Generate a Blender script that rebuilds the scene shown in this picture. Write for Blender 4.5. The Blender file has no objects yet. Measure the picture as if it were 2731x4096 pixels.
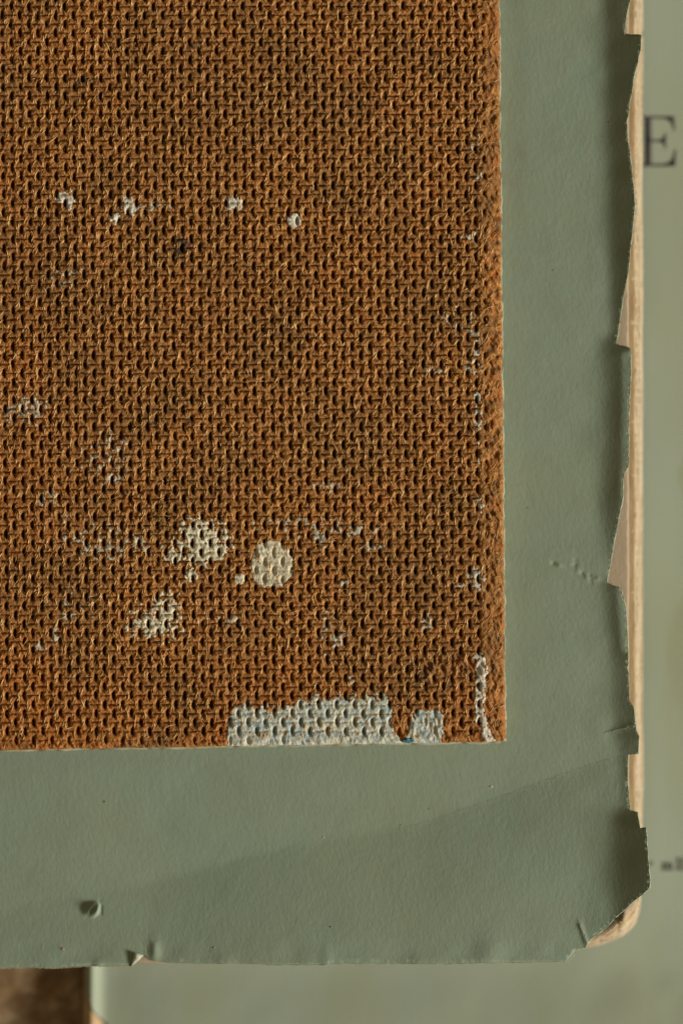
import bpy, math, random
import numpy as np
from mathutils import Vector
from mathutils.geometry import delaunay_2d_cdt

# ---------------------------------------------------------------- units
U = 0.00003            # one photograph pixel on the board's face, in metres
CX, CY = 1365.5, 2048  # optical axis
D = 16667.0            # camera height over the board's face (0.5 m)
Z0 = 470.0             # the tabletop lies this far under the board's face
scene = bpy.context.scene
COL = scene.collection

# ---------------------------------------------------------------- camera
cam_d = bpy.data.cameras.new("camera")
cam = bpy.data.objects.new("camera", cam_d)
COL.objects.link(cam)
scene.camera = cam
cam.location = (0, 0, (D + Z0) * U)
cam_d.sensor_fit = 'VERTICAL'
cam_d.sensor_height = 36
cam_d.lens = 36 * D / 4096.0
cam_d.clip_start = 0.01
cam_d.clip_end = 20
cam_d.dof.use_dof = True
cam_d.dof.focus_distance = D * U
cam_d.dof.aperture_fstop = 4.4

# ---------------------------------------------------------------- light
world = bpy.data.worlds.new("World")
scene.world = world
world.use_nodes = True
bg = world.node_tree.nodes["Background"]
bg.inputs[0].default_value = (1.0, 0.78, 0.44, 1)
bg.inputs[1].default_value = 0.16

def window_lamp(name, az, el, dist, sx, sy, power, color):
    ld = bpy.data.lights.new(name, 'AREA')
    ld.shape = 'RECTANGLE'; ld.size = sx; ld.size_y = sy
    ld.energy = power; ld.color = color
    lo = bpy.data.objects.new(name, ld); COL.objects.link(lo)
    a, e = math.radians(az), math.radians(el)
    v = Vector((math.cos(e) * math.cos(a), math.cos(e) * math.sin(a), math.sin(e)))
    lo.location = v * dist
    lo.rotation_euler = v.to_track_quat('Z', 'Y').to_euler()
    return lo
window_lamp("window_light", -20, 22, 1.25, 0.34, 0.30, 21.5, (1.0, 0.94, 0.80))

scene.view_settings.view_transform = 'Standard'
scene.view_settings.look = 'None'
scene.view_settings.exposure = 0.0
scene.view_settings.gamma = 1.0
scene.render.engine = 'CYCLES'
scene.cycles.max_bounces = 6
scene.cycles.diffuse_bounces = 4

# ---------------------------------------------------------------- helpers
rng = np.random.default_rng(7)
TAB = rng.random((256, 256))

def vn(x, y, s, seed=0):
    """smooth value noise in -1..1, cell size s"""
    x = np.asarray(x, float) / s + seed * 17.31
    y = np.asarray(y, float) / s + seed * 9.77
    xi = np.floor(x).astype(int); yi = np.floor(y).astype(int)
    fx = x - xi; fy = y - yi
    fx = fx * fx * (3 - 2 * fx); fy = fy * fy * (3 - 2 * fy)
    a = TAB[xi % 256, yi % 256]; b = TAB[(xi + 1) % 256, yi % 256]
    c = TAB[xi % 256, (yi + 1) % 256]; d = TAB[(xi + 1) % 256, (yi + 1) % 256]
    return ((a * (1 - fx) + b * fx) * (1 - fy) + (c * (1 - fx) + d * fx) * fy) * 2 - 1

def rot(x, y, deg):
    a = math.radians(deg)
    return x * math.cos(a) + y * math.sin(a), -x * math.sin(a) + y * math.cos(a)

def sstep(a, b, x):
    t = np.clip((np.asarray(x, float) - a) / (b - a), 0, 1)
    return t * t * (3 - 2 * t)

def softplus(x, w):
    x = np.asarray(x, float) / w
    return w * np.where(x > 20, x, np.log1p(np.exp(np.minimum(x, 20))))

def P(x, y, z, zb=None):
    """photo pixel (x, y) lying z photo-pixels above (+) the board's face -> metres"""
    k = (D - (z if zb is None else zb)) / D
    return np.stack([(np.asarray(x, float) - CX) * k * U,
                     -(np.asarray(y, float) - CY) * k * U,
                     (np.asarray(z, float) + Z0) * U + 0 * np.asarray(x, float)], -1)

def empty(name, label, cat, zpx, group=None):
    o = bpy.data.objects.new(name, None)
    o.empty_display_size = 0.01
    o.location = (0, 0, (zpx + Z0) * U)
    o["label"] = label; o["category"] = cat
    if group: o["group"] = group
    COL.objects.link(o)
    return o

def wloc(o):
    z = Vector((0, 0, 0))
    while o is not None:
        z = z + o.location; o = o.parent
    return np.array(z)

def mesh_obj(name, co, faces, mat, parent=None, smooth=True, kind=None, label=None):
    """co world metres; faces: (n,4)/(n,3) int array or list of lists"""
    me = bpy.data.meshes.new(name)
    co = np.asarray(co, float).reshape(-1, 3)
    if parent is not None: co = co - wloc(parent)
    if isinstance(faces, np.ndarray):
        n, k = faces.shape
        me.vertices.add(len(co)); me.vertices.foreach_set("co", co.astype(np.float32).ravel())
        me.loops.add(n * k); me.loops.foreach_set("vertex_index", faces.astype(np.int32).ravel())
        me.polygons.add(n); me.polygons.foreach_set("loop_start", (np.arange(n) * k).astype(np.int32))
        me.update(calc_edges=True)
    else:
        me.from_pydata([tuple(c) for c in co], [], [list(map(int, f)) for f in faces])
    me.validate()
    me.polygons.foreach_set("use_smooth", np.full(len(me.polygons), smooth))
    me.materials.append(mat)
    o = bpy.data.objects.new(name, me)
    COL.objects.link(o)
    if parent is not None: o.parent = parent
    if kind: o["kind"] = kind
    if label: o["label"] = label
    return o

def point_attr(o, name, arr):
    a = o.data.attributes.new(name, 'FLOAT', 'POINT')
    a.data.foreach_set("value", np.asarray(arr, np.float32).ravel())

def inside(px, py, poly):
    px = np.asarray(px); py = np.asarray(py)
    r = np.zeros(px.shape, bool)
    n = len(poly)
    for i in range(n):
        x1, y1 = poly[i]; x2, y2 = poly[(i + 1) % n]
        if y1 == y2: continue
        c = ((y1 > py) != (y2 > py)) & (px < (x2 - x1) * (py - y1) / (y2 - y1) + x1)
        r ^= c
    return r

def refine(poly, step, amp=0.0, seed=0, closed=True, keep=None):
    out = []
    n = len(poly)
    for i in range(n if closed else n - 1):
        a = np.array(poly[i], float); b = np.array(poly[(i + 1) % n], float)
        L = np.hypot(*(b - a)); k = max(1, int(L / step))
        if keep is not None and not keep(a, b): k = max(1, int(L / 200))
        nrm = np.array([b[1] - a[1], a[0] - b[0]]) / max(L, 1e-6)
        for j in range(k):
            p = a + (b - a) * j / k
            if amp and j and not (keep is not None and not keep(a, b)):
                p = p + nrm * amp * (0.6 * float(vn(p[0], p[1], 23, seed)) + 0.5 * float(vn(p[0], p[1], 8, seed + 3)))
            out.append(p)
    if not closed: out.append(np.array(poly[-1], float))
    return np.array(out)

def sheet(name, outline, pts, zf, zb, thick, mat, parent, label=None, smooth=True):
    """a sheet of paper or card: outline and inner points in photo pixels, height zf(x, y)"""
    ins = pts[inside(pts[:, 0], pts[:, 1], outline)] if len(pts) else np.zeros((0, 2))
    allp = np.vstack([outline, ins])
    n = len(outline)
    vv, _, ff, *_ = delaunay_2d_cdt([Vector((float(a), float(b))) for a, b in allp],
                                    [], [list(range(n))], 1, 1e-4, False)
    v = np.array([(p.x, p.y) for p in vv]); z = zf(v[:, 0], v[:, 1])
    tri = np.array([f[:3] for f in ff if len(f) >= 3], int)
    cen = v[tri].mean(1)
    tri = tri[inside(cen[:, 0], cen[:, 1], outline)]
    # orient upwards in world (image y is down)
    a, b, c = v[tri[:, 0]], v[tri[:, 1]], v[tri[:, 2]]
    cr = (b[:, 0] - a[:, 0]) * (c[:, 1] - a[:, 1]) - (b[:, 1] - a[:, 1]) * (c[:, 0] - a[:, 0])
    tri[cr > 0] = tri[cr > 0][:, ::-1]
    m = len(v)
    top = P(v[:, 0], v[:, 1], z, zb); bot = P(v[:, 0], v[:, 1], z - thick, zb)
    e = {}
    for t in tri:
        for i in range(3):
            k = (t[i], t[(i + 1) % 3])
            if (k[1], k[0]) in e: del e[(k[1], k[0])]
            else: e[k] = 1
    side = []
    for (i, j) in e:
        side.append((j, i, i + m)); side.append((j, i + m, j + m))
    faces = np.vstack([tri, tri[:, ::-1] + m, np.array(side, int)])
    o = mesh_obj(name, np.vstack([top, bot]), faces, mat, parent, smooth, None, label)
    if smooth:
        # keep the rim crisp
        mask = np.zeros(len(o.data.polygons), bool); mask[:2 * len(tri)] = True
        o.data.polygons.foreach_set("use_smooth", mask)
    return o

# ---------------------------------------------------------------- materials
class NT:
    def __init__(s, name, rough=0.8, spec=0.2):
        s.m = bpy.data.materials.new(name); s.m.use_nodes = True
        s.t = s.m.node_tree; s.b = s.t.nodes["Principled BSDF"]
        s.b.inputs["Roughness"].default_value = rough
        s.b.inputs["Specular IOR Level"].default_value = spec
        s.c = s.t.nodes.new("ShaderNodeTexCoord").outputs["Object"]
    def link(s, a, b): s.t.links.new(a, b)
    def noise(s, size, stretch=(1, 1, 1), rotz=0, detail=3, rough=0.55, dist=0.0, off=(0, 0, 0)):
        mp = s.t.nodes.new("ShaderNodeMapping"); mp.vector_type = 'TEXTURE'
        mp.inputs["Scale"].default_value = tuple(U * size * q for q in stretch)
        mp.inputs["Rotation"].default_value = (0, 0, math.radians(rotz))
        mp.inputs["Location"].default_value = off
        s.link(s.c, mp.inputs[0])
        n = s.t.nodes.new("ShaderNodeTexNoise"); n.inputs["Scale"].default_value = 1.0
        n.inputs["Detail"].default_value = detail; n.inputs["Roughness"].default_value = rough
        n.inputs["Distortion"].default_value = dist
        s.link(mp.outputs[0], n.inputs["Vector"])
        return n.outputs["Fac"]
    def ramp(s, fac, stops):
        r = s.t.nodes.new("ShaderNodeValToRGB"); e = r.color_ramp.elements
        while len(e) < len(stops): e.new(0.5)
        for i, (p, c) in enumerate(stops):
            e[i].position = p; e[i].color = (*c, 1)
        s.link(fac, r.inputs[0]); return r.outputs[0]
    def rng(s, fac, a, b, c=0.0, d=1.0):
        r = s.t.nodes.new("ShaderNodeMapRange"); r.clamp = True
        for i, q in zip((1, 2, 3, 4), (a, b, c, d)): r.inputs[i].default_value = q
        s.link(fac, r.inputs[0]); return r.outputs[0]
    def mix(s, fac, a, b, mode='MIX'):
        m = s.t.nodes.new("ShaderNodeMix"); m.data_type = 'RGBA'; m.blend_type = mode
        for sock, v in ((m.inputs[0], fac), (m.inputs[6], a), (m.inputs[7], b)):
            if isinstance(v, (int, float)): sock.default_value = v
            elif isinstance(v, tuple): sock.default_value = (*v, 1)
            else: s.link(v, sock)
        return m.outputs[2]
    def attr(s, name):
        a = s.t.nodes.new("ShaderNodeAttribute"); a.attribute_name = name; return a.outputs["Fac"]
    def bump(s, fac, dist_px, strength=1.0, prev=None):
        b = s.t.nodes.new("ShaderNodeBump"); b.inputs["Distance"].default_value = dist_px * U
        b.inputs["Strength"].default_value = strength
        s.link(fac, b.inputs["Height"])
        if prev is not None: s.link(prev, b.inputs["Normal"])
        return b.outputs[0]
    def out(s, col=None, nrm=None):
        if isinstance(col, tuple): s.b.inputs["Base Color"].default_value = (*col, 1)
        elif col is not None: s.link(col, s.b.inputs["Base Color"])
        if nrm is not None: s.link(nrm, s.b.inputs["Normal"])
        return s.m

# hardboard: pressed wood fibre
n = NT("hardboard_fibre", 0.7, 0.12)
f1 = n.noise(7, (1, 3.5, 1), 24, 2); f2 = n.noise(7, (1, 3.5, 1), -38, 2); f3 = n.noise(5, (1, 1, 1), 0, 2)
big = n.noise(260, detail=3); mid = n.noise(45, detail=3); spot = n.noise(22, detail=2, off=(0.3, 0, 0))
c = n.ramp(f1, [(0.32, (0.11, 0.036, 0.010)), (0.50, (0.36, 0.148, 0.040)), (0.68, (0.78, 0.42, 0.16))])
c2 = n.ramp(f2, [(0.32, (0.11, 0.036, 0.010)), (0.52, (0.35, 0.145, 0.038)), (0.70, (0.72, 0.38, 0.135))])
c = n.mix(0.5, c, c2)
c = n.mix(n.rng(n.attr("rust"), 0.0, 1.0, 0.0, 0.65), c, (0.42, 0.135, 0.028))
c = n.mix(n.rng(mid, 0.56, 0.72, 0.0, 0.35), c, (0.42, 0.18, 0.055))
c = n.mix(n.rng(big, 0.40, 0.66, 0.0, 0.6), c, (0.19, 0.105, 0.04))
c = n.mix(n.rng(spot, 0.66, 0.76, 0.0, 0.45), c, (0.30, 0.27, 0.22))
c = n.mix(n.rng(n.attr("stain"), 0.0, 1.0, 0.0, 0.85), c, (0.045, 0.038, 0.034))
HARDBOARD = n.out(c, n.bump(f1, 5, 0.8, n.bump(f2, 5, 0.8, n.bump(f3, 3, 0.6))))

n = NT("wood_fibre", 0.5, 0.4)
HAIR = n.out(n.ramp(n.attr("tint"), [(0.0, (0.28, 0.11, 0.02)), (0.5, (0.64, 0.33, 0.10)), (1.0, (0.86, 0.58, 0.28))]))

def paint_mat(name, base, alt, alt2, rough=0.55):
    n = NT(name, rough, 0.35)
    c = n.ramp(n.noise(38, detail=4), [(0.36, alt), (0.50, base), (0.66, alt2)])
    c = n.mix(n.rng(n.noise(9, (1, 2, 1), 15, 3), 0.52, 0.70, 0, 0.55), c, tuple(q * 0.45 for q in base))
    c = n.mix(n.rng(n.noise(14, detail=2, off=(0.1, 0.2, 0)), 0.67, 0.73, 0, 0.8), c, (0.30, 0.15, 0.06))
    return n.out(c, n.bump(n.noise(6, (1, 2.2, 1), 8, 3), 4, 0.9, n.bump(n.noise(20, detail=2), 6, 0.6)))
CREAM = paint_mat("cream_paint", (0.64, 0.59, 0.44), (0.58, 0.53, 0.40), (0.72, 0.68, 0.54))
GREY = paint_mat("grey_paint", (0.50, 0.54, 0.49), (0.38, 0.46, 0.48), (0.60, 0.58, 0.46))
FLECK = paint_mat("rubbed_paint", (0.46, 0.42, 0.33), (0.34, 0.31, 0.25), (0.56, 0.52, 0.42))
WHITE = paint_mat("white_paint", (0.62, 0.58, 0.49), (0.50, 0.47, 0.42), (0.68, 0.65, 0.57))
n = NT("blue_paint", 0.5, 0.3); BLUE = n.out((0.05, 0.17, 0.24), n.bump(n.noise(8), 3))
n = NT("smooth_face_paint", 0.6, 0.3)
LIPM = n.out(n.ramp(n.noise(50, detail=4), [(0.38, (0.16, 0.12, 0.06)), (0.5, (0.36, 0.33, 0.22)), (0.64, (0.46, 0.44, 0.33))]))

def cover_mat(name, base, warm, vary=1.0):
    n = NT(name, 0.72, 0.25)
    g1 = n.noise(7, (1, 2.4, 1), 0, 3, 0.6); g2 = n.noise(16, (1, 1.8, 1), 12, 2); g3 = n.noise(420, detail=3)
    fl = n.noise(10, (1, 1, 1), 0, 2, off=(0.5, 0.1, 0))
    g4 = n.noise(130, (1, 1.4, 1), 30, 5, 0.6, 0.4, (0.2, 0.4, 0)); g5 = n.noise(5, (1, 14, 1), -52, 2, off=(0.7, 0.4, 0))
    c = n.mix(n.rng(g3, 0.35, 0.65, 0.0, 0.5 * vary), base, warm)
    c = n.mix(n.rng(g4, 0.50, 0.72, 0.0, 0.22), c, (0.20, 0.215, 0.145))
    c = n.mix(n.rng(g5, 0.74, 0.80, 0.0, 0.20), c, (0.36, 0.40, 0.33))
    c = n.mix(n.rng(g1, 0.35, 0.7, 0.0, 0.16), c, tuple(q * 0.72 for q in base))
    c = n.mix(n.rng(fl, 0.72, 0.79, 0.0, 0.5), c, (0.30, 0.20, 0.10))
    return n.out(c, n.bump(g1, 2.0, 0.45, n.bump(g2, 3.0, 0.4)))
SAGE = cover_mat("sage_cover_paper", (0.248, 0.326, 0.262), (0.272, 0.318, 0.226))
n = NT("printed_green_cover", 0.75, 0.2)
g3 = n.noise(700, (0.6, 1.6, 1), 0, 3); g4 = n.noise(60, (0.4, 6, 1), 0, 2)
c = n.mix(n.rng(g3, 0.35, 0.65), (0.36, 0.425, 0.355), (0.355, 0.405, 0.31))
c = n.mix(n.rng(g4, 0.35, 0.7, 0, 0.03), c, (0.24, 0.26, 0.18))
c = n.mix(n.rng(n.attr("stain"), 0, 1, 0, 0.55), c, (0.31, 0.335, 0.215))
LOWER = n.out(c, n.bump(n.noise(10, (1, 2, 1)), 2, 0.5))
n = NT("torn_paper_fibre", 0.9, 0.1)
TORN = n.out(n.ramp(n.noise(14, detail=3), [(0.35, (0.26, 0.32, 0.22)), (0.6, (0.44, 0.48, 0.36))]), n.bump(n.noise(5), 3))
n = NT("worn_cut_edge", 0.9, 0.1)
CUT = n.out(n.ramp(n.noise(30, detail=3), [(0.35, (0.26, 0.25, 0.15)), (0.62, (0.42, 0.36, 0.22))]))
n = NT("crease_line", 0.9, 0.1)
CREASE = n.out(n.ramp(n.noise(18, detail=3), [(0.38, (0.27, 0.33, 0.25)), (0.58, (0.46, 0.49, 0.38))]))
def page_mat(name, a, b):
    n = NT(name, 0.85, 0.15)
    c = n.ramp(n.noise(60, (0.5, 2.5, 1), 0, 3), [(0.35, a), (0.65, b)])
    return n.out(c, n.bump(n.noise(9, (1, 2, 1), 20, 2), 2, 0.6))
PAGE_A = page_mat("flyleaf_paper", (0.40, 0.315, 0.225), (0.45, 0.36, 0.265))
PAGE_B = page_mat("aged_page_paper", (0.42, 0.345, 0.24), (0.52, 0.44, 0.32))
PAGE_C = page_mat("browned_page_paper", (0.36, 0.25, 0.135), (0.48, 0.35, 0.21))
n = NT("ink", 0.7, 0.2)
INK = n.out(n.ramp(n.noise(20, detail=3), [(0.3, (0.055, 0.05, 0.06)), (0.7, (0.095, 0.085, 0.09))]))
n = NT("grey_ink", 0.7, 0.2); INK2 = n.out((0.085, 0.085, 0.070))
n = NT("mottled_brown_tabletop", 0.55, 0.35)
a = n.noise(75, (1.3, 0.9, 1), 25, 4, 0.55, 0.6); b = n.noise(150, detail=3, off=(0.02, 0.05, 0)); w = n.noise(40, detail=3, off=(0.4, 0, 0))
c = n.ramp(a, [(0.34, (0.16, 0.11, 0.075)), (0.48, (0.31, 0.215, 0.12)), (0.64, (0.50, 0.38, 0.25))])
c = n.mix(n.rng(b, 0.45, 0.62, 0, 0.7), c, (0.26, 0.13, 0.05))
c = n.mix(n.rng(w, 0.60, 0.72, 0, 0.5), c, (0.06, 0.045, 0.045))
TABLE = n.out(c, n.bump(a, 10, 0.5))
n = NT("worn_spine_paper", 0.85, 0.15)
SPINE = n.out(n.ramp(n.noise(50, (0.6, 1.6, 1), detail=3), [(0.35, (0.16, 0.10, 0.045)), (0.65, (0.30, 0.20, 0.10))]))
n = NT("bare_card", 0.9, 0.1)
CARD = n.out(n.ramp(n.noise(40, detail=3), [(0.35, (0.46, 0.31, 0.18)), (0.65, (0.60, 0.44, 0.28))]))

# ---------------------------------------------------------------- tabletop
nx, ny = 60, 60
gx, gy = np.meshgrid(np.linspace(-9000, 12000, nx), np.linspace(-9000, 13000, ny), indexing='ij')
def grid_faces(nx, ny, flip=False):
    i, j = np.meshgrid(np.arange(nx - 1), np.arange(ny - 1), indexing='ij')
    a = (i * ny + j).ravel(); b = a + ny; c = b + 1; d = a + 1
    return np.stack([a, d, c, b] if not flip else [a, b, c, d], -1)
mesh_obj("tabletop", P(gx, gy, -Z0 + 0 * gx, -Z0), grid_faces(nx, ny), TABLE, None, True, "structure")

# ---------------------------------------------------------------- lower booklet
ZL = -370.0
lb = empty("printed_booklet", "pale green printed booklet with large black letter E lying underneath the torn book", "booklet", -Z0)
def zl(x, y):
    s = 34 * np.exp(-((x - 365) / 30.0) ** 2) - 22 * sstep(368, 326, x)
    s = s + 0.20 * (softplus(y - 3880, 20) - softplus(y - 4160, 20)) + 5 * vn(x, y, 520, 5) + 3 * vn(x, y, 190, 8) * sstep(3500, 3800, y)
    s = s + 1.5 * vn(x, y, 90, 3) * sstep(3700, 3900, y)
    return ZL + s - 34
out = [(338, -700), (338, 3860), (340, 3950), (346, 3990), (352, 4006), (366, 4012), (372, 4040), (392, 4062), (428, 4098), (470, 4150), (500, 4700), (3500, 4700), (3500, -700)]
o_l = refine(out, 14, 3.0, 4, keep=lambda a, b: max(a[0], b[0]) < 520 and min(a[1], b[1]) > 3700)
px = [(x, y) for x in np.arange(335, 520, 9) for y in np.arange(3780, 4200, 16)]
px += [(x, y) for x in np.arange(380, 3500, 60) for y in np.arange(-650, 4680, 60)]
px += [(x, y) for x in np.arange(2560, 2800, 20) for y in np.arange(-60, 4140, 20)]
lc = sheet("front_cover", o_l, np.array(px, float), zl, ZL, 5, LOWER, lb)
def near_w(o, zb):   # photo-pixel coordinates of an object's vertices
    n = len(o.data.vertices); co = np.zeros(n * 3, np.float32); o.data.vertices.foreach_get("co", co)
    co = co.reshape(-1, 3); k = (D - zb) / D
    return co[:, 0] / (k * U) + CX, -co[:, 1] / (k * U) + CY
vx, vy = near_w(lc, ZL)
d1 = np.hypot((vx - 2830) / 150, (vy - 2620) / 290); d2 = np.hypot((vx - 2790) / 75, (vy - 1905) / 110)
d3 = np.hypot((vx - 2660) / 90, (vy - 1800) / 800)
d3 = sstep(1.2, 0.6, np.hypot((vx - 2720) / 75, (vy - 2900) / 500)) * 0.4
point_attr(lc, "stain", np.clip(sstep(1.1, 0.95, d1) + sstep(1.1, 0.9, d2) + d3, 0, 1))
# inner pages and back cover of the booklet
cpts = np.array([(x, y) for x in np.arange(330, 560, 8) for y in np.arange(3890, 4300, 14)], float)
sheet("bare_card_corner", refine([(334, 3880), (334, 4400), (620, 4400), (620, 3880)], 14, 2, 3), cpts, lambda x, y: zl(x, y) - 6.5, ZL, 4, CARD, lb, "tan card showing where the green paper has torn off")
for k, (z, ins, mt) in enumerate([(-443, 8, PAGE_B), (-452, 5, PAGE_C)]):
    o2 = [(345 + ins * 0.4, -690 + ins), (345 + ins * 0.4, 4690 - ins), (3490 - ins, 4690 - ins), (3490 - ins, -690 + ins)]
    sheet("inner_pages", refine(o2, 150), np.zeros((0, 2)), lambda x, y, z=z: z + 0 * x, ZL, 8, mt, lb, smooth=False)
o2 = [(330, -700), (330, 4700), (3500, 4700), (3500, -700)]
sheet("back_cover", refine(o2, 200), np.zeros((0, 2)), lambda x, y: -461 + 0 * x, ZL, 8.5, LOWER, lb, smooth=False)
# rounded worn spine strip
sy = np.arange(-700, 4701, 25.0); th = np.linspace(0, math.pi * 0.9, 9)
S, T = np.meshgrid(sy, th, indexing='ij')
wob = 4 * vn(S, 0 * S, 60, 2) + 3 * vn(S, 0 * S, 18, 6)
mesh_obj("spine", P(345 - (26 + wob) * np.sin(T), S, -440 + 27 * np.cos(T), ZL), grid_faces(len(sy), 9, True), SPINE, lb)

def flat_shape(name, outline, zf, mat, parent, label=None, step=12):
    ol = refine(outline, step)
    return sheet(name, ol, np.zeros((0, 2)), zf, ZL, 0.6, mat, parent, label)
inkz = lambda x, y: zl(x, y) + 1.2
# printed letter E (Didone capital), its stem half under the pages above
E = [(2566, 462), (2698, 462), (2701, 520), (2696, 520), (2688, 494), (2672, 476), (2650, 471), (2607, 471),
     (2607, 556), (2640, 556), (2654, 548), (2661, 530), (2665, 530), (2665, 592), (2661, 592), (2654, 573), (2640, 565), (2607, 565),
     (2607, 653), (2655, 653), (2678, 646), (2692, 628), (2700, 596), (2706, 596), (2701, 663), (2566, 663), (2566, 656), (2581, 653), (2581, 472), (2566, 469)]
flat_shape("letter", E, inkz, INK, lb, "large black printed capital E with thin serifs")
def bars(name, rects, mat, label):
    co, fc = [], []
    for (x0, y0, x1, y1) in rects:
        b = len(co)
        for (x, y) in ((x0, y0), (x0, y1), (x1, y1), (x1, y0)):
            co.append(P(x, y, float(zl(np.array(x), np.array(y))) + 1.5, ZL))
        fc.append((b, b + 1, b + 2, b + 3))
    return mesh_obj(name, np.array(co), fc, mat, lb, False, None, label)
bars("letter", [(2650, 3454, 2659, 3484), (2646, 3454, 2652, 3458), (2646, 3480, 2663, 3484), (2666, 3458, 2674, 3484), (2663, 3480, 2678, 3484), (2659, 3453, 2671, 3460),
                (2681, 3458, 2690, 3484), (2678, 3480, 2694, 3484), (2674, 3453, 2688, 3460)], INK2, "small grey printed letter m")
bars("letter", [(2708, 3434, 2717, 3484), (2703, 3434, 2710, 3439), (2703, 3480, 2722, 3484)], INK2, "small grey printed letter l")
bars("letter", [(2727, 3434, 2736, 3484), (2723, 3434, 2729, 3439), (2723, 3480, 2741, 3484)], INK2, "small grey printed letter at the photo's edge")
bars("accent_mark", [(2600, 3448, 2610, 3456), (2594, 3456, 2608, 3464)], INK2, "small grey printed mark beside the book corner")

# ---------------------------------------------------------------- the torn book
ZC = -104.0
bk = empty("torn_book", "old book with torn sage green paper cover and cream page edges, under the brown board", "book", ZL)
right = [(2519, -700), (2519, 0), (2508, 36), (2499, 89), (2492, 142), (2556, 147), (2559, 152), (2556, 208), (2544, 262), (2533, 304), (2523, 369), (2514, 411), (2510, 452),
         (2502, 494), (2507, 565), (2514, 613), (2523, 696), (2531, 768), (2533, 833), (2526, 917), (2517, 1000), (2511, 1071), (2502, 1131), (2489, 1190),
         (2479, 1262), (2471, 1321), (2461, 1375), (2485, 1386), (2516, 1395), (2519, 1437), (2517, 1538), (2513, 1610), (2510, 1717), (2511, 1806), (2510, 1865),
         (2493, 1895), (2488, 1919), (2488, 1985), (2479, 2032), (2467, 2098), (2452, 2175), (2440, 2252), (2425, 2330), (2449, 2342), (2479, 2351), (2490, 2389),
         (2499, 2431), (2505, 2520), (2507, 2580), (2510, 2657), (2506, 2667), (2511, 2727), (2513, 2803), (2531, 2826), (2536, 2880), (2541, 2921), (2552, 2943),
         (2549, 3013), (2509, 3018), (2507, 3109), (2511, 3198), (2515, 3239), (2545, 3245), (2552, 3306), (2575, 3304), (2579, 3363), (2583, 3427), (2590, 3509),
         (2588, 3538), (2563, 3567), (2531, 3592), (2506, 3617), (2449, 3668), (2423, 3700), (2372, 3738), (2344, 3768), (2336, 3786), (2309, 3789), (2264, 3840)]
bottom = [(2182, 3842), (1953, 3845), (1800, 3850), (1500, 3850), (1310, 3849), (1300, 3854), (1089, 3855), (1000, 3850), (800, 3851), (690, 3848), (640, 3843), (600, 3838),
          (576, 3816), (539, 3830), (527, 3862), (430, 3863), (365, 3860), (348, 3863), (200, 3870), (124, 3868), (0, 3872), (-500, 3880)]
outline_c = right + bottom + [(-500, -700)]
visible = lambda a, b: min(a[1], b[1]) > -50 and not (max(a[0], b[0]) < -400)
oc = refine(outline_c, 7, 2.2, 9, keep=visible)

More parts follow.
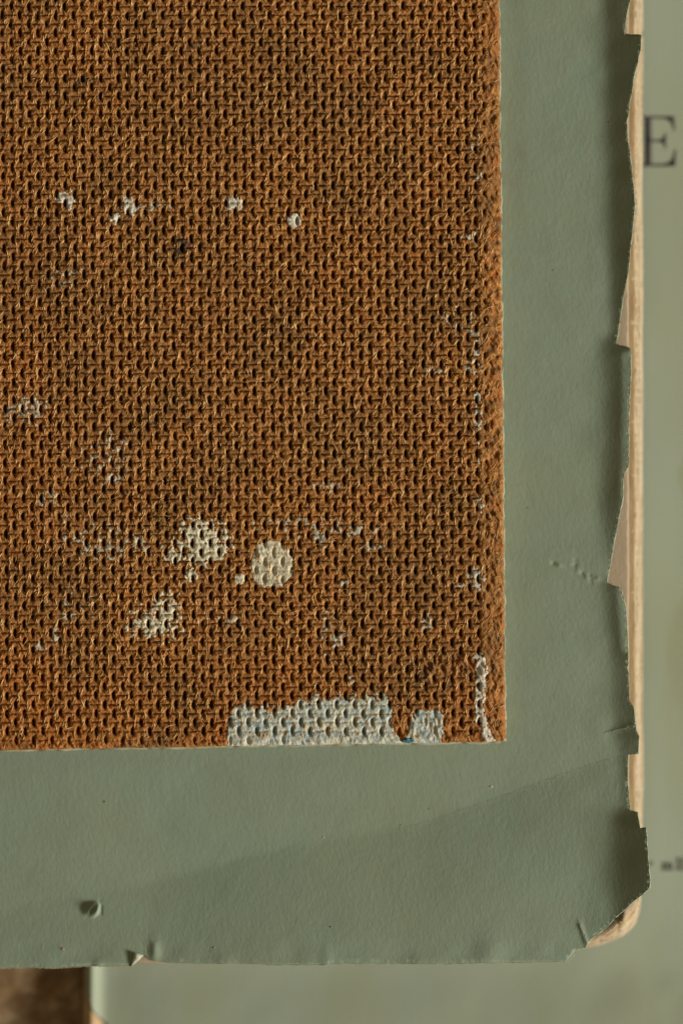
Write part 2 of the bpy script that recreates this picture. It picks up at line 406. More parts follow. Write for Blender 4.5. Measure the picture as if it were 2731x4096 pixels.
crx = np.array([-600, 0, 600, 1200, 1550, 1700, 1900, 2050, 2200, 2400, 2535, 2700.0])
cry = np.array([3760, 3640, 3530, 3375, 3325, 3290, 3222, 3170, 3115, 3045, 3013, 2975.0])
def zc(x, y):
    x = np.asarray(x, float); y = np.asarray(y, float)
    # edge curl: the cover lifts towards its torn fore-edge
    k = [0, 140, 300, 900, 1330, 1420, 1600, 2000, 2300, 2350, 2600, 2700, 2950, 3030, 3230, 3300, 3560, 3900]
    x0 = np.interp(y, k, [2420, 2425, 2430, 2440, 2450, 2425, 2425, 2420, 2435, 2420, 2445, 2455, 2460, 2475, 2478, 2450, 2440, 2420])
    sl = np.interp(y, k, [.38, .42, .46, .47, .42, .44, .44, .40, .30, .44, .44, .34, .34, .26, .26, .38, .38, .20])
    sf = np.interp(y, k, [10, 10, 12, 12, 13, 24, 24, 20, 16, 18, 12, 14, 14, 8, 10, 20, 26, 30])
    fl = np.interp(y, k, [2640, 2640, 2640, 2640, 2640, 2482, 2486, 2478, 2480, 2462, 2484, 2640, 2640, 2640, 2640, 2640, 2640, 2640])
    z = sl * (softplus(x - x0, sf) - 0.78 * softplus(x - fl, 4))
    # soft roll in front of the curl
    z = z + 0.05 * softplus(x - x0 + 90, 30)
    # below the diagonal crease the sheet rises towards the bottom edge
    d = (y - np.interp(x, crx, cry)) * 0.97
    w = sstep(-100, 1400, x) * 0.45 + 0.55
    z = z + w * (0.125 * softplus(d, 7) - 0.07 * softplus(d - 380, 80))
    # second faint crease
    d2 = (y - (3440 - 0.235 * (x - 1100) + 22 * np.sin(x / 300.0))) * 0.97
    z = z + 0.035 * softplus(-d2, 6) * sstep(-60, 0, d) * sstep(140, 60, -d2) * 0
    # undulations
    z = z + 5 * vn(x, y, 420, 11) + 1.1 * vn(x, y, 150, 12) + 0.4 * vn(x, y, 46, 13)
    z = z + 2.6 * vn(x, y, 70, 14) * sstep(3720, 3830, y) + 2.2 * vn(x, y, 90, 15) * sstep(2300, 2420, x)
    # crease above (short white crack near the fore-edge)
    d3 = (y - (2924 - 0.30 * (x - 2449)))
    z = z + 3.0 * np.exp(-(d3 / 5) ** 2) * sstep(2400, 2450, x)
    # ripple tents at the bottom edge
    for (tx, ty, h, sx, sy) in ((1305, 3845, 6, 14, 50), (1670, 3850, 3, 26, 60), (1955, 3800, 6, 50, 55), (620, 3800, 9, 20, 45), (900, 3850, 4, 30, 30), (395, 3858, 6, 14, 16)):
        z = z + h * np.exp(-((x - tx) / sx) ** 2 - ((y - ty) / sy) ** 2)
    z = z - 12 * np.exp(-((x - 470) / 70) ** 2 - ((y - 3860) / 34) ** 2) * 0 + 0.16 * softplus(470 - x, 30) * np.exp(-((y - 3862) / 45) ** 2) * sstep(520, 300, x) * 0
    # fold at the corner tear
    t = (x - 2300) * 0.36 + (y - 3770) * -0.0
    z = z + 5 * np.exp(-(((x - 2328) - 0.35 * (y - 3730)) / 8.0) ** 2) * sstep(3660, 3700, y) * sstep(3800, 3760, y)
    # pushed-out dent, left of the bottom: a long ramp up, a crumpled top and a torn right lip
    u = x - 372; v = y - 3636
    m = sstep(62, 40, np.abs(v + 0.0) + 0.25 * np.abs(u)) * 1.0
    ramp = (sstep(-58, -20, u) * 12 + np.clip((u + 24) * 0.42, 0, 24)) * (np.abs(v) < 200) * np.exp(-(np.hypot(u * 0.55, v) / 27.0) ** 4)
    cut = sstep(30, 23, u + 0.2 * v + v * v / 90.0)
    z = z + ramp * cut
    rr = np.clip(u * 0.62 + v * 0.78, -99, 99)
    z = z - 6 * np.exp(-(((u - 2) * 0.80 + v * 0.60) / 7.0) ** 2) * np.exp(-((u - 2) ** 2 + v ** 2) / 900.0)
    z = z - 4 * np.exp(-((u - 34) / 6) ** 2) * np.exp(-((v - 2) / 22.0) ** 4)
    # scuffs and pinholes beside the fore-edge
    path = [(2211, 2252, 10, 9), (2236, 2262, -7, 10), (2297, 2260, 10, 8), (2309, 2282, -6, 9), (2326, 2292, 7, 7), (2345, 2310, -8, 10), (2356, 2300, 7, 7), (2372, 2322, -5, 9), (2388, 2314, -7, 9), (2300, 2240, 5, 9), (2362, 2330, 4, 8)]
    for (a, b, h, s) in path:
        z = z - 0.42 * h * np.exp(-((x - a) ** 2 + (y - b) ** 2) / (s * s))
    return ZC + z
# the cover must not come through the board lying on it
zc0 = zc
def zc(x, y):
    x = np.asarray(x, float); y = np.asarray(y, float)
    under = sstep(2120, 2020, x) * sstep(3090, 2995, y)
    return zc0(x, y) * (1 - under) + (-106.0) * under

pts = [(x, y) for x in np.arange(-480, 1980, 80) for y in np.arange(-680, 2960, 80)]
g = [(x, y) for x in np.arange(1985, 2390, 18) for y in np.arange(-40, 3860, 22)]
g += [(x, y) for x in np.arange(1985, 2500, 50) for y in np.arange(-680, -50, 50)]
g += [(x, y) for x in np.arange(-480, 1980, 20) for y in np.arange(2965, 3880, 20)]
g += [(x, y) for x in np.arange(2392, 2600, 8) for y in np.arange(-40, 3860, 13)]
g = np.array(g, float); g += (rng.random(g.shape) - 0.5) * 5
fine = [(x, y) for x in np.arange(292, 425, 4.0) for y in np.arange(3588, 3690, 4.0)] + [(x, y) for x in np.arange(2190, 2404, 5.0) for y in np.arange(2225, 2345, 5.0)]
fine += [(x, y + q) for x in np.arange(-100, 2540, 9.0) for q in (-9, -3, 3, 9, 16) for y in (np.interp(x, crx, cry),)]
fine += [(x, y) for x in np.arange(520, 700, 6.0) for y in np.arange(3770, 3850, 6.0)] + [(x, y) for x in np.arange(2280, 2370, 6.0) for y in np.arange(3660, 3790, 6.0)]
fine = np.array(fine, float)
allp = np.vstack([np.array(pts, float), g, fine]) + (rng.random((len(pts) + len(g) + len(fine), 2)) - 0.5) * 0.3
cover = sheet("front_cover", oc, allp, zc, ZC, 4, SAGE, bk)

def ribbon(name, path, w_in, w_out, zf, dz_in, dz_out, mat, parent, seed, zb=ZC, step=5, label=None, closed=False):
    """ragged strip along a path: inner side w_in to the left, outer side w_out to the right"""
    p = refine(path, step, 0, seed, closed=closed)
    t = np.gradient(p, axis=0); t /= np.maximum(np.hypot(t[:, 0], t[:, 1]), 1e-6)[:, None]
    nr = np.stack([t[:, 1], -t[:, 0]], -1)
    r = 0.55 + 0.45 * vn(p[:, 0] + p[:, 1], p[:, 0] - p[:, 1], 13, seed) + 0.35 * vn(p[:, 0], p[:, 1], 5, seed + 1)
    r = np.clip(r, 0.08, 1.6)
    a = p - nr * (w_in * r)[:, None]; b = p + nr * (w_out * r)[:, None]
    za = zf(a[:, 0], a[:, 1]) + dz_in; zp = zf(p[:, 0], p[:, 1]) + 0.7 * dz_in; zo = zf(p[:, 0], p[:, 1]) + dz_out
    co = np.concatenate([P(a[:, 0], a[:, 1], za, zb), P(p[:, 0], p[:, 1], zp, zb), P(b[:, 0], b[:, 1], zo, zb)])
    n = len(p); i = np.arange(n - 1)
    f = np.concatenate([np.stack([i, i + n, i + n + 1, i + 1], -1), np.stack([i + n, i + 2 * n, i + 2 * n + 1, i + n + 1], -1)])
    return mesh_obj(name, co, f, mat, parent, True, None, label)
# torn fibrous rim: follow the cover's own refined outline so that it sits exactly on the tear
nr_ = [i for i in range(len(oc)) if oc[i][1] > -40]
rim = oc[[k for k in nr_ if oc[k][0] > -480]]
isb = (rim[:, 1] > 3800) & (rim[:, 0] < 2262)
rim_r = rim[~isb]; rim_b = rim[isb]
ribbon("torn_edge", [tuple(q) for q in rim_r], 1.2, 3.0, zc, 0.8, -3, TORN, bk, 21)
ribbon("worn_edge", [tuple(q) for q in rim_b], 1.4, 3.6, zc, 0.8, -4, CUT, bk, 25)
# pale broken lines along the creases
cl = [(x, float(np.interp(x, crx, cry))) for x in np.arange(1540, 2000, 14)]
ribbon("crease", cl, 1.0, 1.0, zc, 0.7, 0.7, CREASE, bk, 31)
cl = [(x, float(np.interp(x, crx, cry))) for x in np.arange(1990, 2500, 14)]
ribbon("crease", cl, 1.8, 1.4, zc, 0.9, 0.7, CREASE, bk, 33)
ribbon("crease", [(2415, 2932), (2449, 2924), (2470, 2918), (2500, 2912), (2522, 2900), (2540, 2898)], 2.5, 2.2, zc, 1.0, 1.0, TORN, bk, 35)
ribbon("crease", [(2313, 3690), (2322, 3712), (2334, 3728), (2340, 3750), (2344, 3768)], 2.6, 2.6, zc, 1.0, 1.0, CREASE, bk, 37)
ribbon("crease", [(574, 3760), (582, 3782), (584, 3800), (580, 3814)], 2.6, 2.6, zc, 1.0, 1.0, CREASE, bk, 39)
# the turned-over dog ear at the bottom tear: white underside of the cover
ear = [(541, 3806), (577, 3817), (560, 3836), (543, 3850), (527, 3863), (532, 3838)]
sheet("turned_corner", refine(ear, 6), np.zeros((0, 2)), lambda x, y: zc(x, y) + 4 + 0.22 * np.clip(3863 - y, 0, 60), ZC, 3,
      page_mat("pale_cover_underside", (0.46, 0.50, 0.40), (0.55, 0.57, 0.47)), bk, "pale underside of the cover folded over")
# small specks of dirt stuck to the cover
dirt = NT("dirt", 0.9, 0.1).out((0.05, 0.06, 0.05)); husk = NT("husk", 0.8, 0.1).out((0.42, 0.30, 0.17)); pale = NT("pale_fleck", 0.8, 0.1).out((0.50, 0.50, 0.36))
def speck(x, y, r, mt, seed):
    rs = np.random.default_rng(seed); k = 7
    an = np.linspace(0, 2 * math.pi, k, endpoint=False); rr = r * (0.6 + 0.6 * rs.random(k))
    xs = x + rr * np.cos(an); ys = y + rr * np.sin(an) * 0.8
    xs = np.append(xs, x); ys = np.append(ys, y); z = zc(xs, ys) + 0.3; z[-1] += r * 0.6
    mesh_obj("speck", P(xs, ys, z, ZC), [[k, (i + 1) % k, i] for i in range(k)], mt, bk, True)
for i, (x, y, r, mt) in enumerate([(418, 3207, 5, dirt), (1964, 3146, 7, pale), (254, 3794, 8, husk), (1293, 3351, 5, pale), (857, 3787, 6, husk), (1604, 3301, 5, husk),
                                   (1714, 3235, 3, dirt), (2436, 492, 5, husk), (2210, 1080, 3, dirt), (2108, 2031, 3, dirt), (1320, 3703, 4, dirt), (2090, 690, 3, pale)]):
    speck(x, y, r, mt, i)

# pages
corner = [(2575, 3554), (2570, 3600), (2566, 3643), (2560, 3675), (2548, 3708), (2528, 3735), (2500, 3757), (2450, 3780), (2398, 3795), (2350, 3802), (2302, 3806)]
PTS = np.array([(x, y) for x in list(range(2420, 2590, 14)) for y in np.arange(0, 3500, 22)] + [(x, y) for x in range(2200, 2590, 12) for y in range(3500, 3830, 12)]
               + [(x, y) for x in range(500, 720, 20) for y in range(3790, 3850, 12)], float)
PTS_S = np.array([(x, y) for x in list(range(2495, 2590, 14)) for y in np.arange(0, 3500, 26)] + [(x, y) for x in range(2200, 2590, 16) for y in range(3500, 3830, 16)], float)
PTS += (rng.random(PTS.shape) - 0.5) * 6; PTS_S += (rng.random(PTS_S.shape) - 0.5) * 6
rs = np.random.default_rng(5)
edges = [2514, 2541, 2545, 2550, 2553, 2557, 2560, 2563, 2565, 2568, 2570, 2573, 2575, 2577, 2578, 2577, 2579, 2578, 2580, 2579, 2580, 2580, 2581, 2580, 2581, 2580]
NP = len(edges)
for i, xe in enumerate(edges):
    inset = 2578 - xe
    zb_ = -112 - i * 9.4
    f = max(0.0, 1 - i / 10.0)
    def zp(x, y, i=i, zb_=zb_, xe=xe):
        x = np.asarray(x, float); y = np.asarray(y, float)
        z = zb_ - 0.0011 * np.clip(x - 2480, 0, 200) ** 2 * (0.6 + 0.5 * min(1, i / 6))
        z = z + 0.5 * vn(y, 0 * y + i, 130, i) * sstep(2450, 2560, x)
        # bruised corner: leaves ride up to a rounded ridge and fall to the outline
        dd = np.hypot((x - 2330) / 1.0, (y - 3560) / 1.0)          # distance from the corner's centre of curvature
        cz = sstep(3520, 3620, y) * sstep(2200, 2300, x)
        ridge = 13 * np.exp(-((dd - 196 - 10 * vn(x, y, 60, 40)) / 26.0) ** 2)
        flap = 16 * np.exp(-(((x - 2495) + 0.10 * (y - 3640)) / 7.0) ** 2) * sstep(3600, 3640, y) * sstep(3725, 3690, y)
        fold = -18 * np.exp(-(((y - 3762) + 0.22 * (x - 2400)) / 6.0) ** 2) * sstep(2385, 2400, x) * sstep(2470, 2420, x)
        z = z + cz * f_(i) * (ridge + flap + fold)
        return z
    f_ = lambda k: max(0.0, 1 - k / 14.0)
    yb = 3846 - min(i, 6) * 0.5
    wob = lambda y, k=i: (2.4 + 2.5 * (k % 3 == 1)) * float(vn(y, k * 3.1, 190, 3 + k)) + 1.5 * float(vn(y, k * 7.7, 47, 9 + k)) - 3.5 * max(0, float(vn(y, k * 5.3, 33, 19 + k)) - 0.6) * 2
    ol = [(-495, -690), (xe, -690)]
    for y in np.arange(-40, 3500, 36): ol.append((xe + wob(y) * (1.0 if i > 1 else 0.7), y))
    cin = min(inset, 9 + i) * 0.7
    cf = 52 * math.exp(-i / 3.2)
    ol += [(x - cf * 0.75 * math.sin(math.pi * min(1, max(0, (2575 - x + y - 3554) / 525.0)))
            - cin * (1 if y < 3740 else 0.3) + 5 * float(vn(x, y, 45, i)) + 2 * float(vn(x, y, 14, i)), y - cin * 0.5 * (y > 3700) - cf * 0.8 * math.sin(math.pi * min(1, max(0, (2575 - x + y - 3554) / 525.0))) + 4 * float(vn(x, y, 40, i + 7))) for x, y in refine(corner, 12, 0, 0, closed=False)]
    ol += [(2200, 3812), (2100, 3822), (1500, yb - 10), (760, yb - 5), (690, yb + (7 if i < 3 else 0)), (620, yb + 8 - min(i, 4)), (560, yb + 6), (500, yb - 6), (0, yb + 6), (-495, yb + 10)]
    mt = PAGE_A if i == 0 else (PAGE_C if i in (1, 6, 11, 17) else PAGE_B)
    lab = "pinkish brown flyleaf showing beyond the torn cover" if i == 0 else None
    sheet("page", np.array(ol, float), PTS if i < 4 else PTS_S, zp, ZC, 4 if i == 0 else 5, mt, bk, lab)
o2 = [(-498, -695), (2578, -695), (2578, 3540), (2540, 3690), (2400, 3785), (2250, 3825), (-498, 3850)]
sheet("back_cover", refine(o2, 150), np.zeros((0, 2)), lambda x, y: -358 + 0 * x, ZC, 5, SAGE, bk, smooth=False)

# ---------------------------------------------------------------- the hardboard panel
bd = empty("hardboard_panel", "brown mesh-textured hardboard panel spattered with cream and grey paint, on the green book", "board", ZC)
RP, CP, DR = 35.81, 71.2, 0.0070
JX = TAB; JY = np.roll(TAB, 57, 0); JS = np.roll(TAB, 91, 1); JQ = np.roll(TAB, 133, 0)

def board_h(x, y, detail=True):
    x = np.asarray(x, float); y = np.asarray(y, float)
    xx = x + 1.8 * vn(x, y, 150, 51); yy = y + 1.6 * vn(x, y, 170, 52)
    n0 = np.round((yy - 633.2) / RP).astype(int)
    h = np.zeros(x.shape); pit = np.zeros(x.shape); lip = np.zeros(x.shape); gro = np.zeros(x.shape)
    rough = sstep(0.0, 0.5, vn(x, y, 120, 53)) * sstep(1450, 1620, x) * sstep(2560, 2660, y)
    ragx = x + 7 * vn(x, y, 40, 54)
    for dn in (-1, 0, 1):
        n = n0 + dn
        xo = 1008.9 + DR * (yy - 633.2) + np.where(n % 2 != 0, CP / 2, 0.0)
        m = np.round((xx - xo) / CP).astype(int)
        jx = JX[n % 256, m % 256] - 0.5; jy = JY[n % 256, m % 256] - 0.5; js = JS[n % 256, m % 256]; jq = JQ[n % 256, m % 256]
        cx = xo + m * CP + 3.2 * jx; cy = 633.2 + n * RP + 2.8 * jy
        wx = sstep(1951, 1925, cx) ; wy = sstep(2962, 2926, cy + 0.017 * cx - 20)
        sc = (0.84 + 0.30 * js) * (0.45 + 0.55 * np.where(cx > 1915, 0.3, 1.0)) * np.where(jq > 0.94, 0.55, 1)
        amp = np.where(cx > 1915, 0.55, 1.0) * np.where((cx < 1948) & (wy > 0.02), 1.0, 0.0) * (0.35 + 0.65 * wy) * (1 - 0.75 * rough)
        hw = 6.6 * (0.6 + 0.4 * sc); hh = 20.5 * (0.3 + 0.7 * sc)
        dx = xx - cx + 0.9 * vn(x, y, 9, 55); dy = yy - cy
        bow = 3.0 * (dy / 20.0) ** 2           # the pits bend a little like a bracket
        q = 1 - (np.abs(dx - bow) / hw + (dy / hh) ** 2)
        pit = np.maximum(pit, amp * sstep(-0.05, 0.5, q))
        lip = np.maximum(lip, amp * sstep(-16, -5, dx - bow) * sstep(12, 4, dx - bow) * np.exp(-np.abs(dy / 17.0) ** 4))
        if dn == 0:
            ex = np.abs(dx) - CP / 2
            win = sstep(27, 19, np.abs(ex)) * np.where(cx < 1948 - CP * 0.0, 1, 0) * sstep(1930, 1912, x)
            gro = np.maximum(gro, win * amp * (0.65 + 0.5 * js) * np.exp(-(dy / 3.1) ** 2))
    h = h - 38 * pit - 13.0 * gro - 9.0 * lip 
    # fibrous relief
    r1 = rot(x, y, 62); r2 = rot(x, y, 112); r3 = rot(x, y, 35)
    s1 = vn(r1[0] / 4.0, r1[1], 7.0, 61); s2 = vn(r2[0] / 3.6, r2[1], 7.0, 62); s3 = vn(r3[0] / 3.0, r3[1], 8.5, 63)
    msk = sstep(-0.3, 0.3, vn(x, y, 22, 64))
    s = (s1 * msk + s2 * (1 - msk)) * 2.3 + s3 * 1.3 + 1.3 * vn(x, y, 13, 65) + 1.6 * vn(x, y, 70, 66)
    strip = np.maximum(sstep(1925, 1960, ragx), sstep(2945, 2972, y + 0.017 * x - 22))
    dam = np.clip(rough + strip, 0, 1)
    s = s + dam * (5.0 * vn(x, y, 19, 67) + 4.5 * vn(r1[0] / 2.2, r1[1], 9, 68) + 3.0 * vn(x, y, 46, 69) - 1)
    h = h + s * (1 - 0.45 * pit)
    # rounded, crushed rim
    xe = edge_x(y); ye = edge_y(x)
    e = np.minimum(xe - x, ye - y)
    h = h - 15 * np.exp(-np.clip(e, 0, 99) / 5.5) - 0.22 * softplus(x - (xe - 62), 9)
    return h, pit, dam

def edge_x(y):
    y = np.asarray(y, float)
    return 1996 + 25.5 * np.clip(y, -700, 3100) / 2965 + 2.6 * vn(y, 0 * y, 60, 71) + 2.2 * vn(y, 0 * y + 9, 17, 72) + 1.0 * vn(y, 0 * y + 3, 6, 75)
def edge_y(x):
    x = np.asarray(x, float)
    return 3001 - 0.0172 * x + 1.4 * vn(x, 0 * x, 70, 73) + 1.1 * vn(x, 0 * x + 9, 15, 74)

ux = np.concatenate([np.arange(-420, -10, 8.0), np.arange(-10, 2000, 2.8), [2000.0]])
uy = np.concatenate([np.arange(-420, -10, 8.0), np.arange(-10, 3000, 3.4), [3000.0]])
GX, GY = np.meshgrid(ux, uy, indexing='ij')
X = GX + (edge_x(GY) - 2000) * sstep(1800, 2000, GX)
Y = GY + (edge_y(X) - 3000) * sstep(2800, 3000, GY)
R = 16.0
ccx = edge_x(Y[-1, -1]) - R; ccy = edge_y(X[-1, -1]) - R
inq = (X > ccx) & (Y > ccy)
dxq, dyq = X - ccx, Y - ccy
rq = np.maximum(np.hypot(dxq, dyq), 1e-6); mq = np.maximum(np.maximum(np.abs(dxq), np.abs(dyq)), 1e-6)
X = np.where(inq, ccx + dxq * mq / rq, X); Y = np.where(inq, ccy + dyq * mq / rq, Y)
H, PIT, DAM = board_h(X, Y)
nX, nY = X.shape
def bl(cx, cy, rx, ry):   # soft blob weight
    return np.exp(-((X - cx) / rx) ** 2 - ((Y - cy) / ry) ** 2)
stain = 1.2 * bl(720, 990, 30, 40) + 1.3 * bl(330, 322, 36, 10) + 0.8 * bl(735, 968, 18, 18) + 0.55 * bl(1310, 1562, 22, 22) + 0.6 * bl(405, 385, 30, 22)
stain += 0.55 * bl(1750, 2690, 150, 110) * sstep(-0.2, 0.5, vn(X, Y, 34, 81)) + 0.5 * bl(1400, 2480, 60, 60) * sstep(0, .6, vn(X, Y, 30, 82))
stain += 1.2 * bl(1650, 955, 22, 5) + 1.2 * bl(1797, 1100, 18, 5) + 1.1 * bl(1905, 2422, 24, 6) + 0.35 * bl(1430, 400, 60, 50) + 0.4 * bl(600, 2980, 170, 22) * sstep(-.1, .4, vn(X, Y, 16, 83))
stain += 0.5 * DAM * sstep(0.2, 0.8, vn(X, Y, 24, 89)) + 0.8 * sstep(0.72, 0.95, vn(X, Y, 26, 84)) * sstep(-0.1, 0.5, vn(X, Y, 300, 85))
rust = 0.9 * DAM * sstep(-0.1, 0.7, vn(X, Y, 40, 86)) + 0.8 * sstep(0.5, 0.95, vn(X, Y, 34, 87)) + 0.5 * sstep(2550, 2950, Y) + 0.4 * sstep(450, 0, X) * sstep(200, 1600, Y) + 0.15 * sstep(0, 0.8, vn(X, Y, 330, 88))
BF = grid_faces(nX, nY)
# board: face grid + rim walls + underside
ring = np.concatenate([np.arange(nX) * nY + 0, (nX - 1) * nY + np.arange(1, nY), np.arange(nX - 2, -1, -1) * nY + nY - 1, np.arange(nY - 2, 0, -1)])
top = P(X, Y, H, 0).reshape(-1, 3)
rx_, ry_, rh_ = X.ravel()[ring], Y.ravel()[ring], H.ravel()[ring]
mid_ = P(rx_, ry_, rh_ * 0 - 55 + 4 * vn(rx_, ry_, 12, 90), 0); mid_[:, :2] *= 1.0012
low_ = P(rx_, ry_, rh_ * 0 - 102, 0)
co = np.vstack([top, mid_, low_]); nT = len(top); nr2 = len(ring); i = np.arange(nr2); j = (i + 1) % nr2
w1 = np.stack([ring[i], ring[j], nT + j, nT + i], -1); w2 = np.stack([nT + i, nT + j, nT + nr2 + j, nT + nr2 + i], -1)
face = mesh_obj("board_face", co, np.vstack([BF, w1, w2]), HARDBOARD, bd, True)
pad = np.zeros(2 * nr2)
point_attr(face, "stain", np.concatenate([np.clip(stain, 0, 1).ravel(), pad]))
point_attr(face, "rust", np.concatenate([np.clip(rust, 0, 1).ravel(), pad]))
# smooth painted front of the panel, just peeping out below the rim
ed = [(x, float(edge_y(np.array(x)))) for x in np.arange(-420, 2006, 9.0)]
co, fc = [], []
for k, (x, y) in enumerate(ed):
    pr = 6.2 + 1.6 * float(vn(x, 5, 60, 92)) + 1.0 * float(vn(x, 5, 13, 93))
    co += [P(x, y - 30, -88), P(x, y + pr * 0.4, -86), P(x, y + pr, -92), P(x, y + pr * 0.8, -103), P(x, y - 30, -103)]
for k in range(len(ed) - 1):
    for q in range(4):
        a = k * 5 + q; fc.append((a, a + 1, a + 6, a + 5))
mesh_obj("painted_lip", P(0, 0, 0) * 0 + np.array(co), fc, LIPM, bd)
ed = [(float(edge_x(np.array(y))), y) for y in np.arange(-420, 2968, 9.0)]
co, fc = [], []
for k, (x, y) in enumerate(ed):
    pr = 2.6 + 2.0 * float(vn(y, 5, 60, 94)) + 1.0 * float(vn(y, 5, 13, 95))
    co += [P(x - 30, y, -88), P(x + pr * 0.4, y, -86), P(x + pr, y, -92), P(x + pr * 0.8, y, -103), P(x - 30, y, -103)]
for k in range(len(ed) - 1):
    for q in range(4):
        a = k * 5 + q; fc.append((a, a + 5, a + 6, a + 1))
mesh_obj("painted_lip", np.array(co), fc, LIPM, bd)

# ------ paint, lying on the board's relief
sm = H.copy()
for _ in range(3):
    sm[1:-1, 1:-1] = (sm[:-2, 1:-1] + sm[2:, 1:-1] + sm[1:-1, :-2] + sm[1:-1, 2:] + sm[1:-1, 1:-1]) / 5
N8 = vn(X, Y, 8, 101); N14 = vn(X, Y, 14, 102); N5 = vn(X, Y, 5.5, 104); N30 = vn(X, Y, 30, 103)
def paint(name, mask, mat, label=None, fill=0.0, thick=3.0, kind=None):
    """mask > 0 is painted; fill 1 = pits filled in"""
    ii = np.argwhere(mask > -0.4)
    if len(ii) == 0: return
    on = mask > 0
    cell = (on[:-1, :-1] | on[1:, :-1] | on[:-1, 1:] | on[1:, 1:])
    ci, cj = np.nonzero(cell)
    a = ci * nY + cj; q = np.stack([a, a + 1, a + nY + 1, a + nY], -1)
    used, inv = np.unique(q.ravel(), return_inverse=True)
    h = H.ravel()[used]; s = sm.ravel()[used]; mk = mask.ravel()[used]
    t = np.clip(mk * 6, 0, 1)
    hp = (h * 0.35 + s * 0.65) * (1 - fill) + fill * (-4 + 0.25 * s) + thick + 1.0 * N8.ravel()[used]
    z = np.where(mk > 0, np.maximum(h + 0.6, h * (1 - t) + hp * t), h - 1.5)
    co = P(X.ravel()[used], Y.ravel()[used], z, 0)
    mesh_obj(name, co, inv.reshape(-1, 4), mat, bd, True, kind, label)
def region(cx, cy, rx, ry, p=2.0):
    return 1 - (np.abs((X - cx) / rx) ** p + np.abs((Y - cy) / ry) ** p)
dry = np.clip(H + 9, -30, 4) / 16.0      # paint catches on the high places
m = np.minimum(region(1084, 2258, 84, 86, 2.3) * 3 + 0.5 * N14 + 0.3 * N30 + 0.35 - 0.5 * sstep(1050, 1000, X) * (1 - N8), 1)
paint("paint_splash", m, CREAM, "thick round cream paint blob", 0.86, 5)
paint("paint_splash", region(958, 2316, 21, 22) * 2 + 0.5 * N8 + 0.1, CREAM, "small cream drip beside the round blob", 0.4, 5)
m = region(812, 2170, 94, 86) * 0.95 - 0.2 + 0.9 * N14 + 0.6 * N8 + dry * 1.6 - 0.1 + 0.0
paint("paint_splash", m, CREAM, "lacy cream paint patch left of the round blob", 0.1, 4)
m = np.maximum(region(690, 2226, 34, 24), region(765, 2300, 22, 24)) * 1.1 + 0.6 * N14 + 0.4 * N8 + dry
paint("paint_splash", m, CREAM, None, 0.1, 4)
m = np.maximum(region(612, 2490, 92, 66), region(660, 2415, 50, 50)) * 0.9 + 1.0 * N14 + 0.7 * N8 + dry * 1.7 - 0.45
paint("paint_splash", m, CREAM, "broken cream paint patch nearer the bottom", 0.0, 3)
paint("paint_splash", region(1174, 882, 27, 28) * 2 + 0.5 * N8 + 0.25 * (X - 1165) / 30, WHITE, "small bright white chip", 0.5, 6)
paint("paint_splash", region(936, 812, 34, 28) * 1.0 + 0.8 * N14 + 0.5 * N8 + dry * 1.2 - 0.1, WHITE, None, 0.1, 3)
m = np.maximum(region(252, 790, 26, 20), region(280, 800, 18, 38)) + 0.9 * N8 + 0.6 * N14 + dry - 0.2
paint("paint_splash", m, WHITE, None, 0.0, 3)
m = np.maximum(region(518, 820, 32, 36), region(462, 872, 22, 22)) + 0.9 * N8 + 0.6 * N14 + dry - 0.2
paint("paint_splash", m, WHITE, None, 0.0, 3)
# big grey patch along the bottom edge
tb = np.interp(X, [905, 912, 930, 1000, 1060, 1150, 1200, 1310, 1540, 1566, 1586, 1604, 1625, 1645, 1682, 1754, 1772, 1778],
               [3010, 2900, 2830, 2816, 2834, 2830, 2797, 2789, 2792, 2833, 2900, 2962, 2955, 2869, 2845, 2842, 2890, 3010])
m = (Y - tb) / 26.0 + 0.75 * N14 + 0.5 * N8 + 0.3 * N30
m = np.minimum(m, (X - 908 - 8 * N30) / 18 + 0.6 * N14 + 0.4 * N8); m = np.minimum(m, (1772 - X + 8 * N30) / 18 + 0.6 * N14 + 0.4 * N8)
hole = 1.2 * np.exp(-((X - 1582) / 30) ** 2 - ((Y - 2915) / 42) ** 2) * 2.2
m = np.minimum(m - hole, 1) + np.clip(dry, -1, 0.2) * 0.32 * sstep(2850, 2800, Y) + 0.30 * N8 * sstep(0.2, 0.8, N30)
m = np.where(DAM >= 0, m, m)
paint("paint_splash", m, GREY, "large blue-grey paint patch on the bottom edge", 0.52, 4)
paint("paint_splash", region(1632, edge_y(1632.0) - 10, 24, 11) * 1.5 + 0.6 * N8, BLUE, "tiny blue paint mark", 0.3, 9)
# white streak along the right-hand rim
sx_ = np.interp(Y, [900, 2600, 2700, 2800, 2860, 2920, 2975], [1905, 1913, 1922, 1914, 1916, 1934, 1962]) + 6 * vn(0 * X, Y, 50, 111)
line = 1 - ((X - sx_) / 17.0) ** 2
den = np.interp(Y, [900, 1200, 1540, 1580, 1700, 1730, 1980, 2000, 2040, 2060, 2270, 2300, 2340, 2370, 2600, 2630, 2970, 2985],
                [-2.4, -1.7, -1.6, -0.45, -0.55, -1.6, -1.6, -0.6, -0.6, -2, -1.8, -0.4, -0.6, -2.1, -2.1, 0.25, 0.25, -2])
paint("paint_streak", np.maximum(line, -3) * 0.9 + den + 1.0 * N14 + 0.6 * N5 + 0.4 * N8 + 0.4 * dry - 0.1, WHITE, "broken white paint line down the right-hand rim", 0.3, 4)
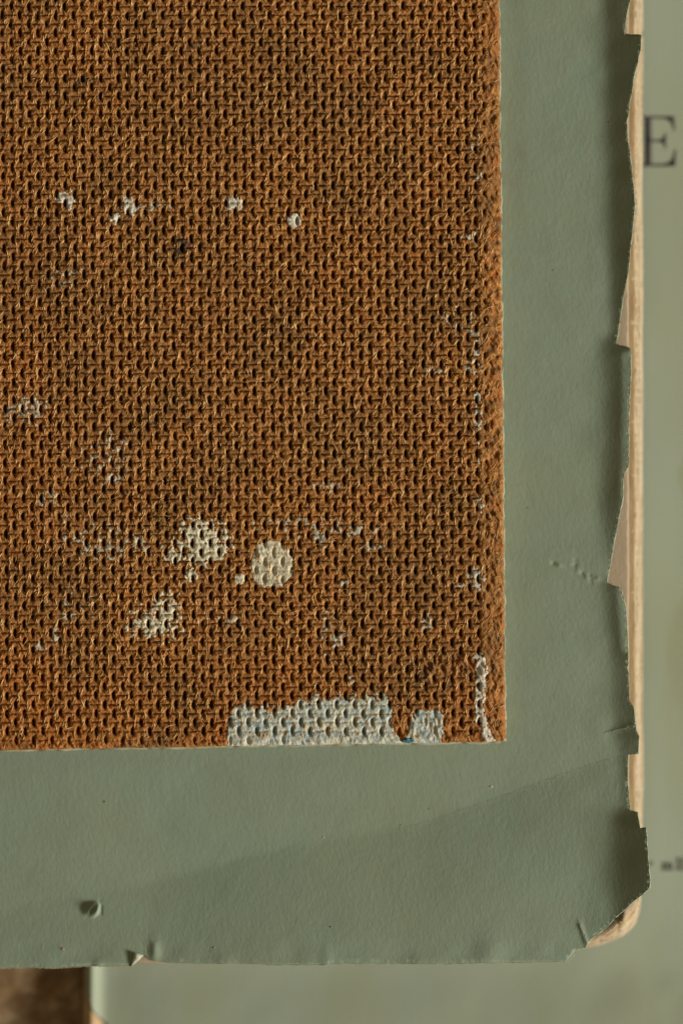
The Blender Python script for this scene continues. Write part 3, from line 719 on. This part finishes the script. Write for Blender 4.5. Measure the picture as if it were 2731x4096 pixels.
# scattered flecks
flecks = [(120, 1630, 80, 55, .0), (60, 1665, 55, 20, -.1), (420, 1820, 110, 110, -.45), (440, 1910, 40, 25, -.1), (200, 2010, 50, 70, -.55), (250, 2075, 18, 20, 0), (400, 2170, 230, 80, -.45),
          (290, 2155, 50, 20, .0), (555, 2160, 50, 30, -.1), (225, 2540, 20, 24, .2), (160, 2580, 22, 22, .15), (260, 2470, 18, 22, .1), (1280, 2135, 40, 55, .0), (1350, 2120, 150, 30, -.35),
          (1500, 2185, 50, 18, .1), (1310, 1945, 50, 18, -.1), (1420, 2120, 30, 22, .0), (1700, 2490, 30, 40, -.1), (1300, 2500, 24, 60, -.1), (1345, 2550, 26, 26, -.1), (1380, 2340, 20, 30, -.1),
          (1405, 2720, 14, 22, .4), (1330, 2560, 60, 80, -.5), (1800, 1280, 70, 60, -.75), (1740, 1480, 50, 14, -.2), (1890, 1400, 40, 180, -.6), (1880, 940, 40, 40, -.5), (900, 2460, 60, 50, -.4),
          (620, 825, 60, 20, -.3), (250, 1110, 90, 60, -.75), (1130, 2100, 200, 60, -.6), (300, 2420, 140, 60, -.7), (1900, 640, 30, 120, -.6), (1900, 2310, 36, 40, .1), (1860, 2340, 60, 14, -.1)]
big_ = np.full(X.shape, -9.0)
for (cx, cy, rx, ry, b) in flecks: big_ = np.maximum(big_, region(cx, cy, rx, ry) * 0.7 + b)
big_ = np.maximum(big_, -9)
paint("paint_flecks", np.clip(big_, -9, 0.6) + 1.0 * N14 + 0.7 * N8 + 0.4 * N5 + dry * 1.3 - 0.72, FLECK, None, 0.0, 2, "stuff")

# ------ loose surface fibres
rf = np.random.default_rng(11)
NF = 12000
fx = rf.uniform(-10, 2010, NF); fy = rf.uniform(-10, 2990, NF)
n_ = np.round((fy - 633.2) / RP).astype(int)
xo = 1008.9 + DR * (fy - 633.2) + np.where(n_ % 2 != 0, CP / 2, 0.0)
m_ = np.round((fx - xo) / CP)
near = (rf.random(NF) < 0.55) & (fx < 1930) & (fy < 2940)
fx = np.where(near, xo + m_ * CP - 17 + rf.normal(0, 4, NF), fx)
L = rf.gamma(3.0, 8.0, NF).clip(10, 75); L = np.where(near, rf.uniform(14, 40, NF), L)
an = np.radians(np.where(rf.random(NF) < 0.7, rf.normal(62, 22, NF), rf.uniform(0, 180, NF)))
an = np.where(near, np.radians(rf.normal(82, 16, NF)), an)
cv = rf.normal(0, 0.5, NF); wd = rf.uniform(0.7, 1.7, NF) * np.where(near, 1.5, 1.0); lift = rf.uniform(0.3, 2.0, NF) + (rf.random(NF) < 0.06) * rf.uniform(2, 8, NF)
tint = np.clip(rf.normal(0.5, 0.22, NF) + 0.12 * near, 0, 1)  # fibres left of the pits made paler, a glint put into their colour
K = 5
co = np.zeros((NF, K, 3, 3)); px_ = fx - np.cos(an) * L / 2; py_ = fy + np.sin(an) * L / 2
for k in range(K):
    t = k / (K - 1.0); a2 = an + cv * (t - 0.5) * 2
    if k:
        px_ = px_ + np.cos(a2) * L / (K - 1); py_ = py_ - np.sin(a2) * L / (K - 1)
    cxp = np.minimum(px_, edge_x(py_) - 1); cyp = np.minimum(py_, edge_y(px_) - 1)
    hz = np.maximum(board_h(cxp, cyp)[0], -12) + lift * (0.4 + 1.2 * t * (1 - t) * 2)
    w = wd * (0.35 + 1.3 * min(t, 1 - t) * 2) * 0.8
    nx_, ny_ = np.sin(a2), np.cos(a2)
    co[:, k, 0] = P(cxp - nx_ * w, cyp - ny_ * w, hz, 0); co[:, k, 1] = P(cxp + nx_ * w, cyp + ny_ * w, hz, 0); co[:, k, 2] = P(cxp, cyp, hz + w * 1.3, 0)
b = (np.arange(NF) * K * 3)[:, None]; fs = []
for k in range(K - 1):
    for (p, q) in ((0, 2), (2, 1), (1, 0)):
        fs.append(np.concatenate([b + k * 3 + p, b + k * 3 + q, b + (k + 1) * 3 + q, b + (k + 1) * 3 + p], 1))
hair = mesh_obj("loose_fibres", co.reshape(-1, 3), np.concatenate(fs), HAIR, bd, True, "stuff")
point_attr(hair, "tint", np.repeat(tint, K * 3))
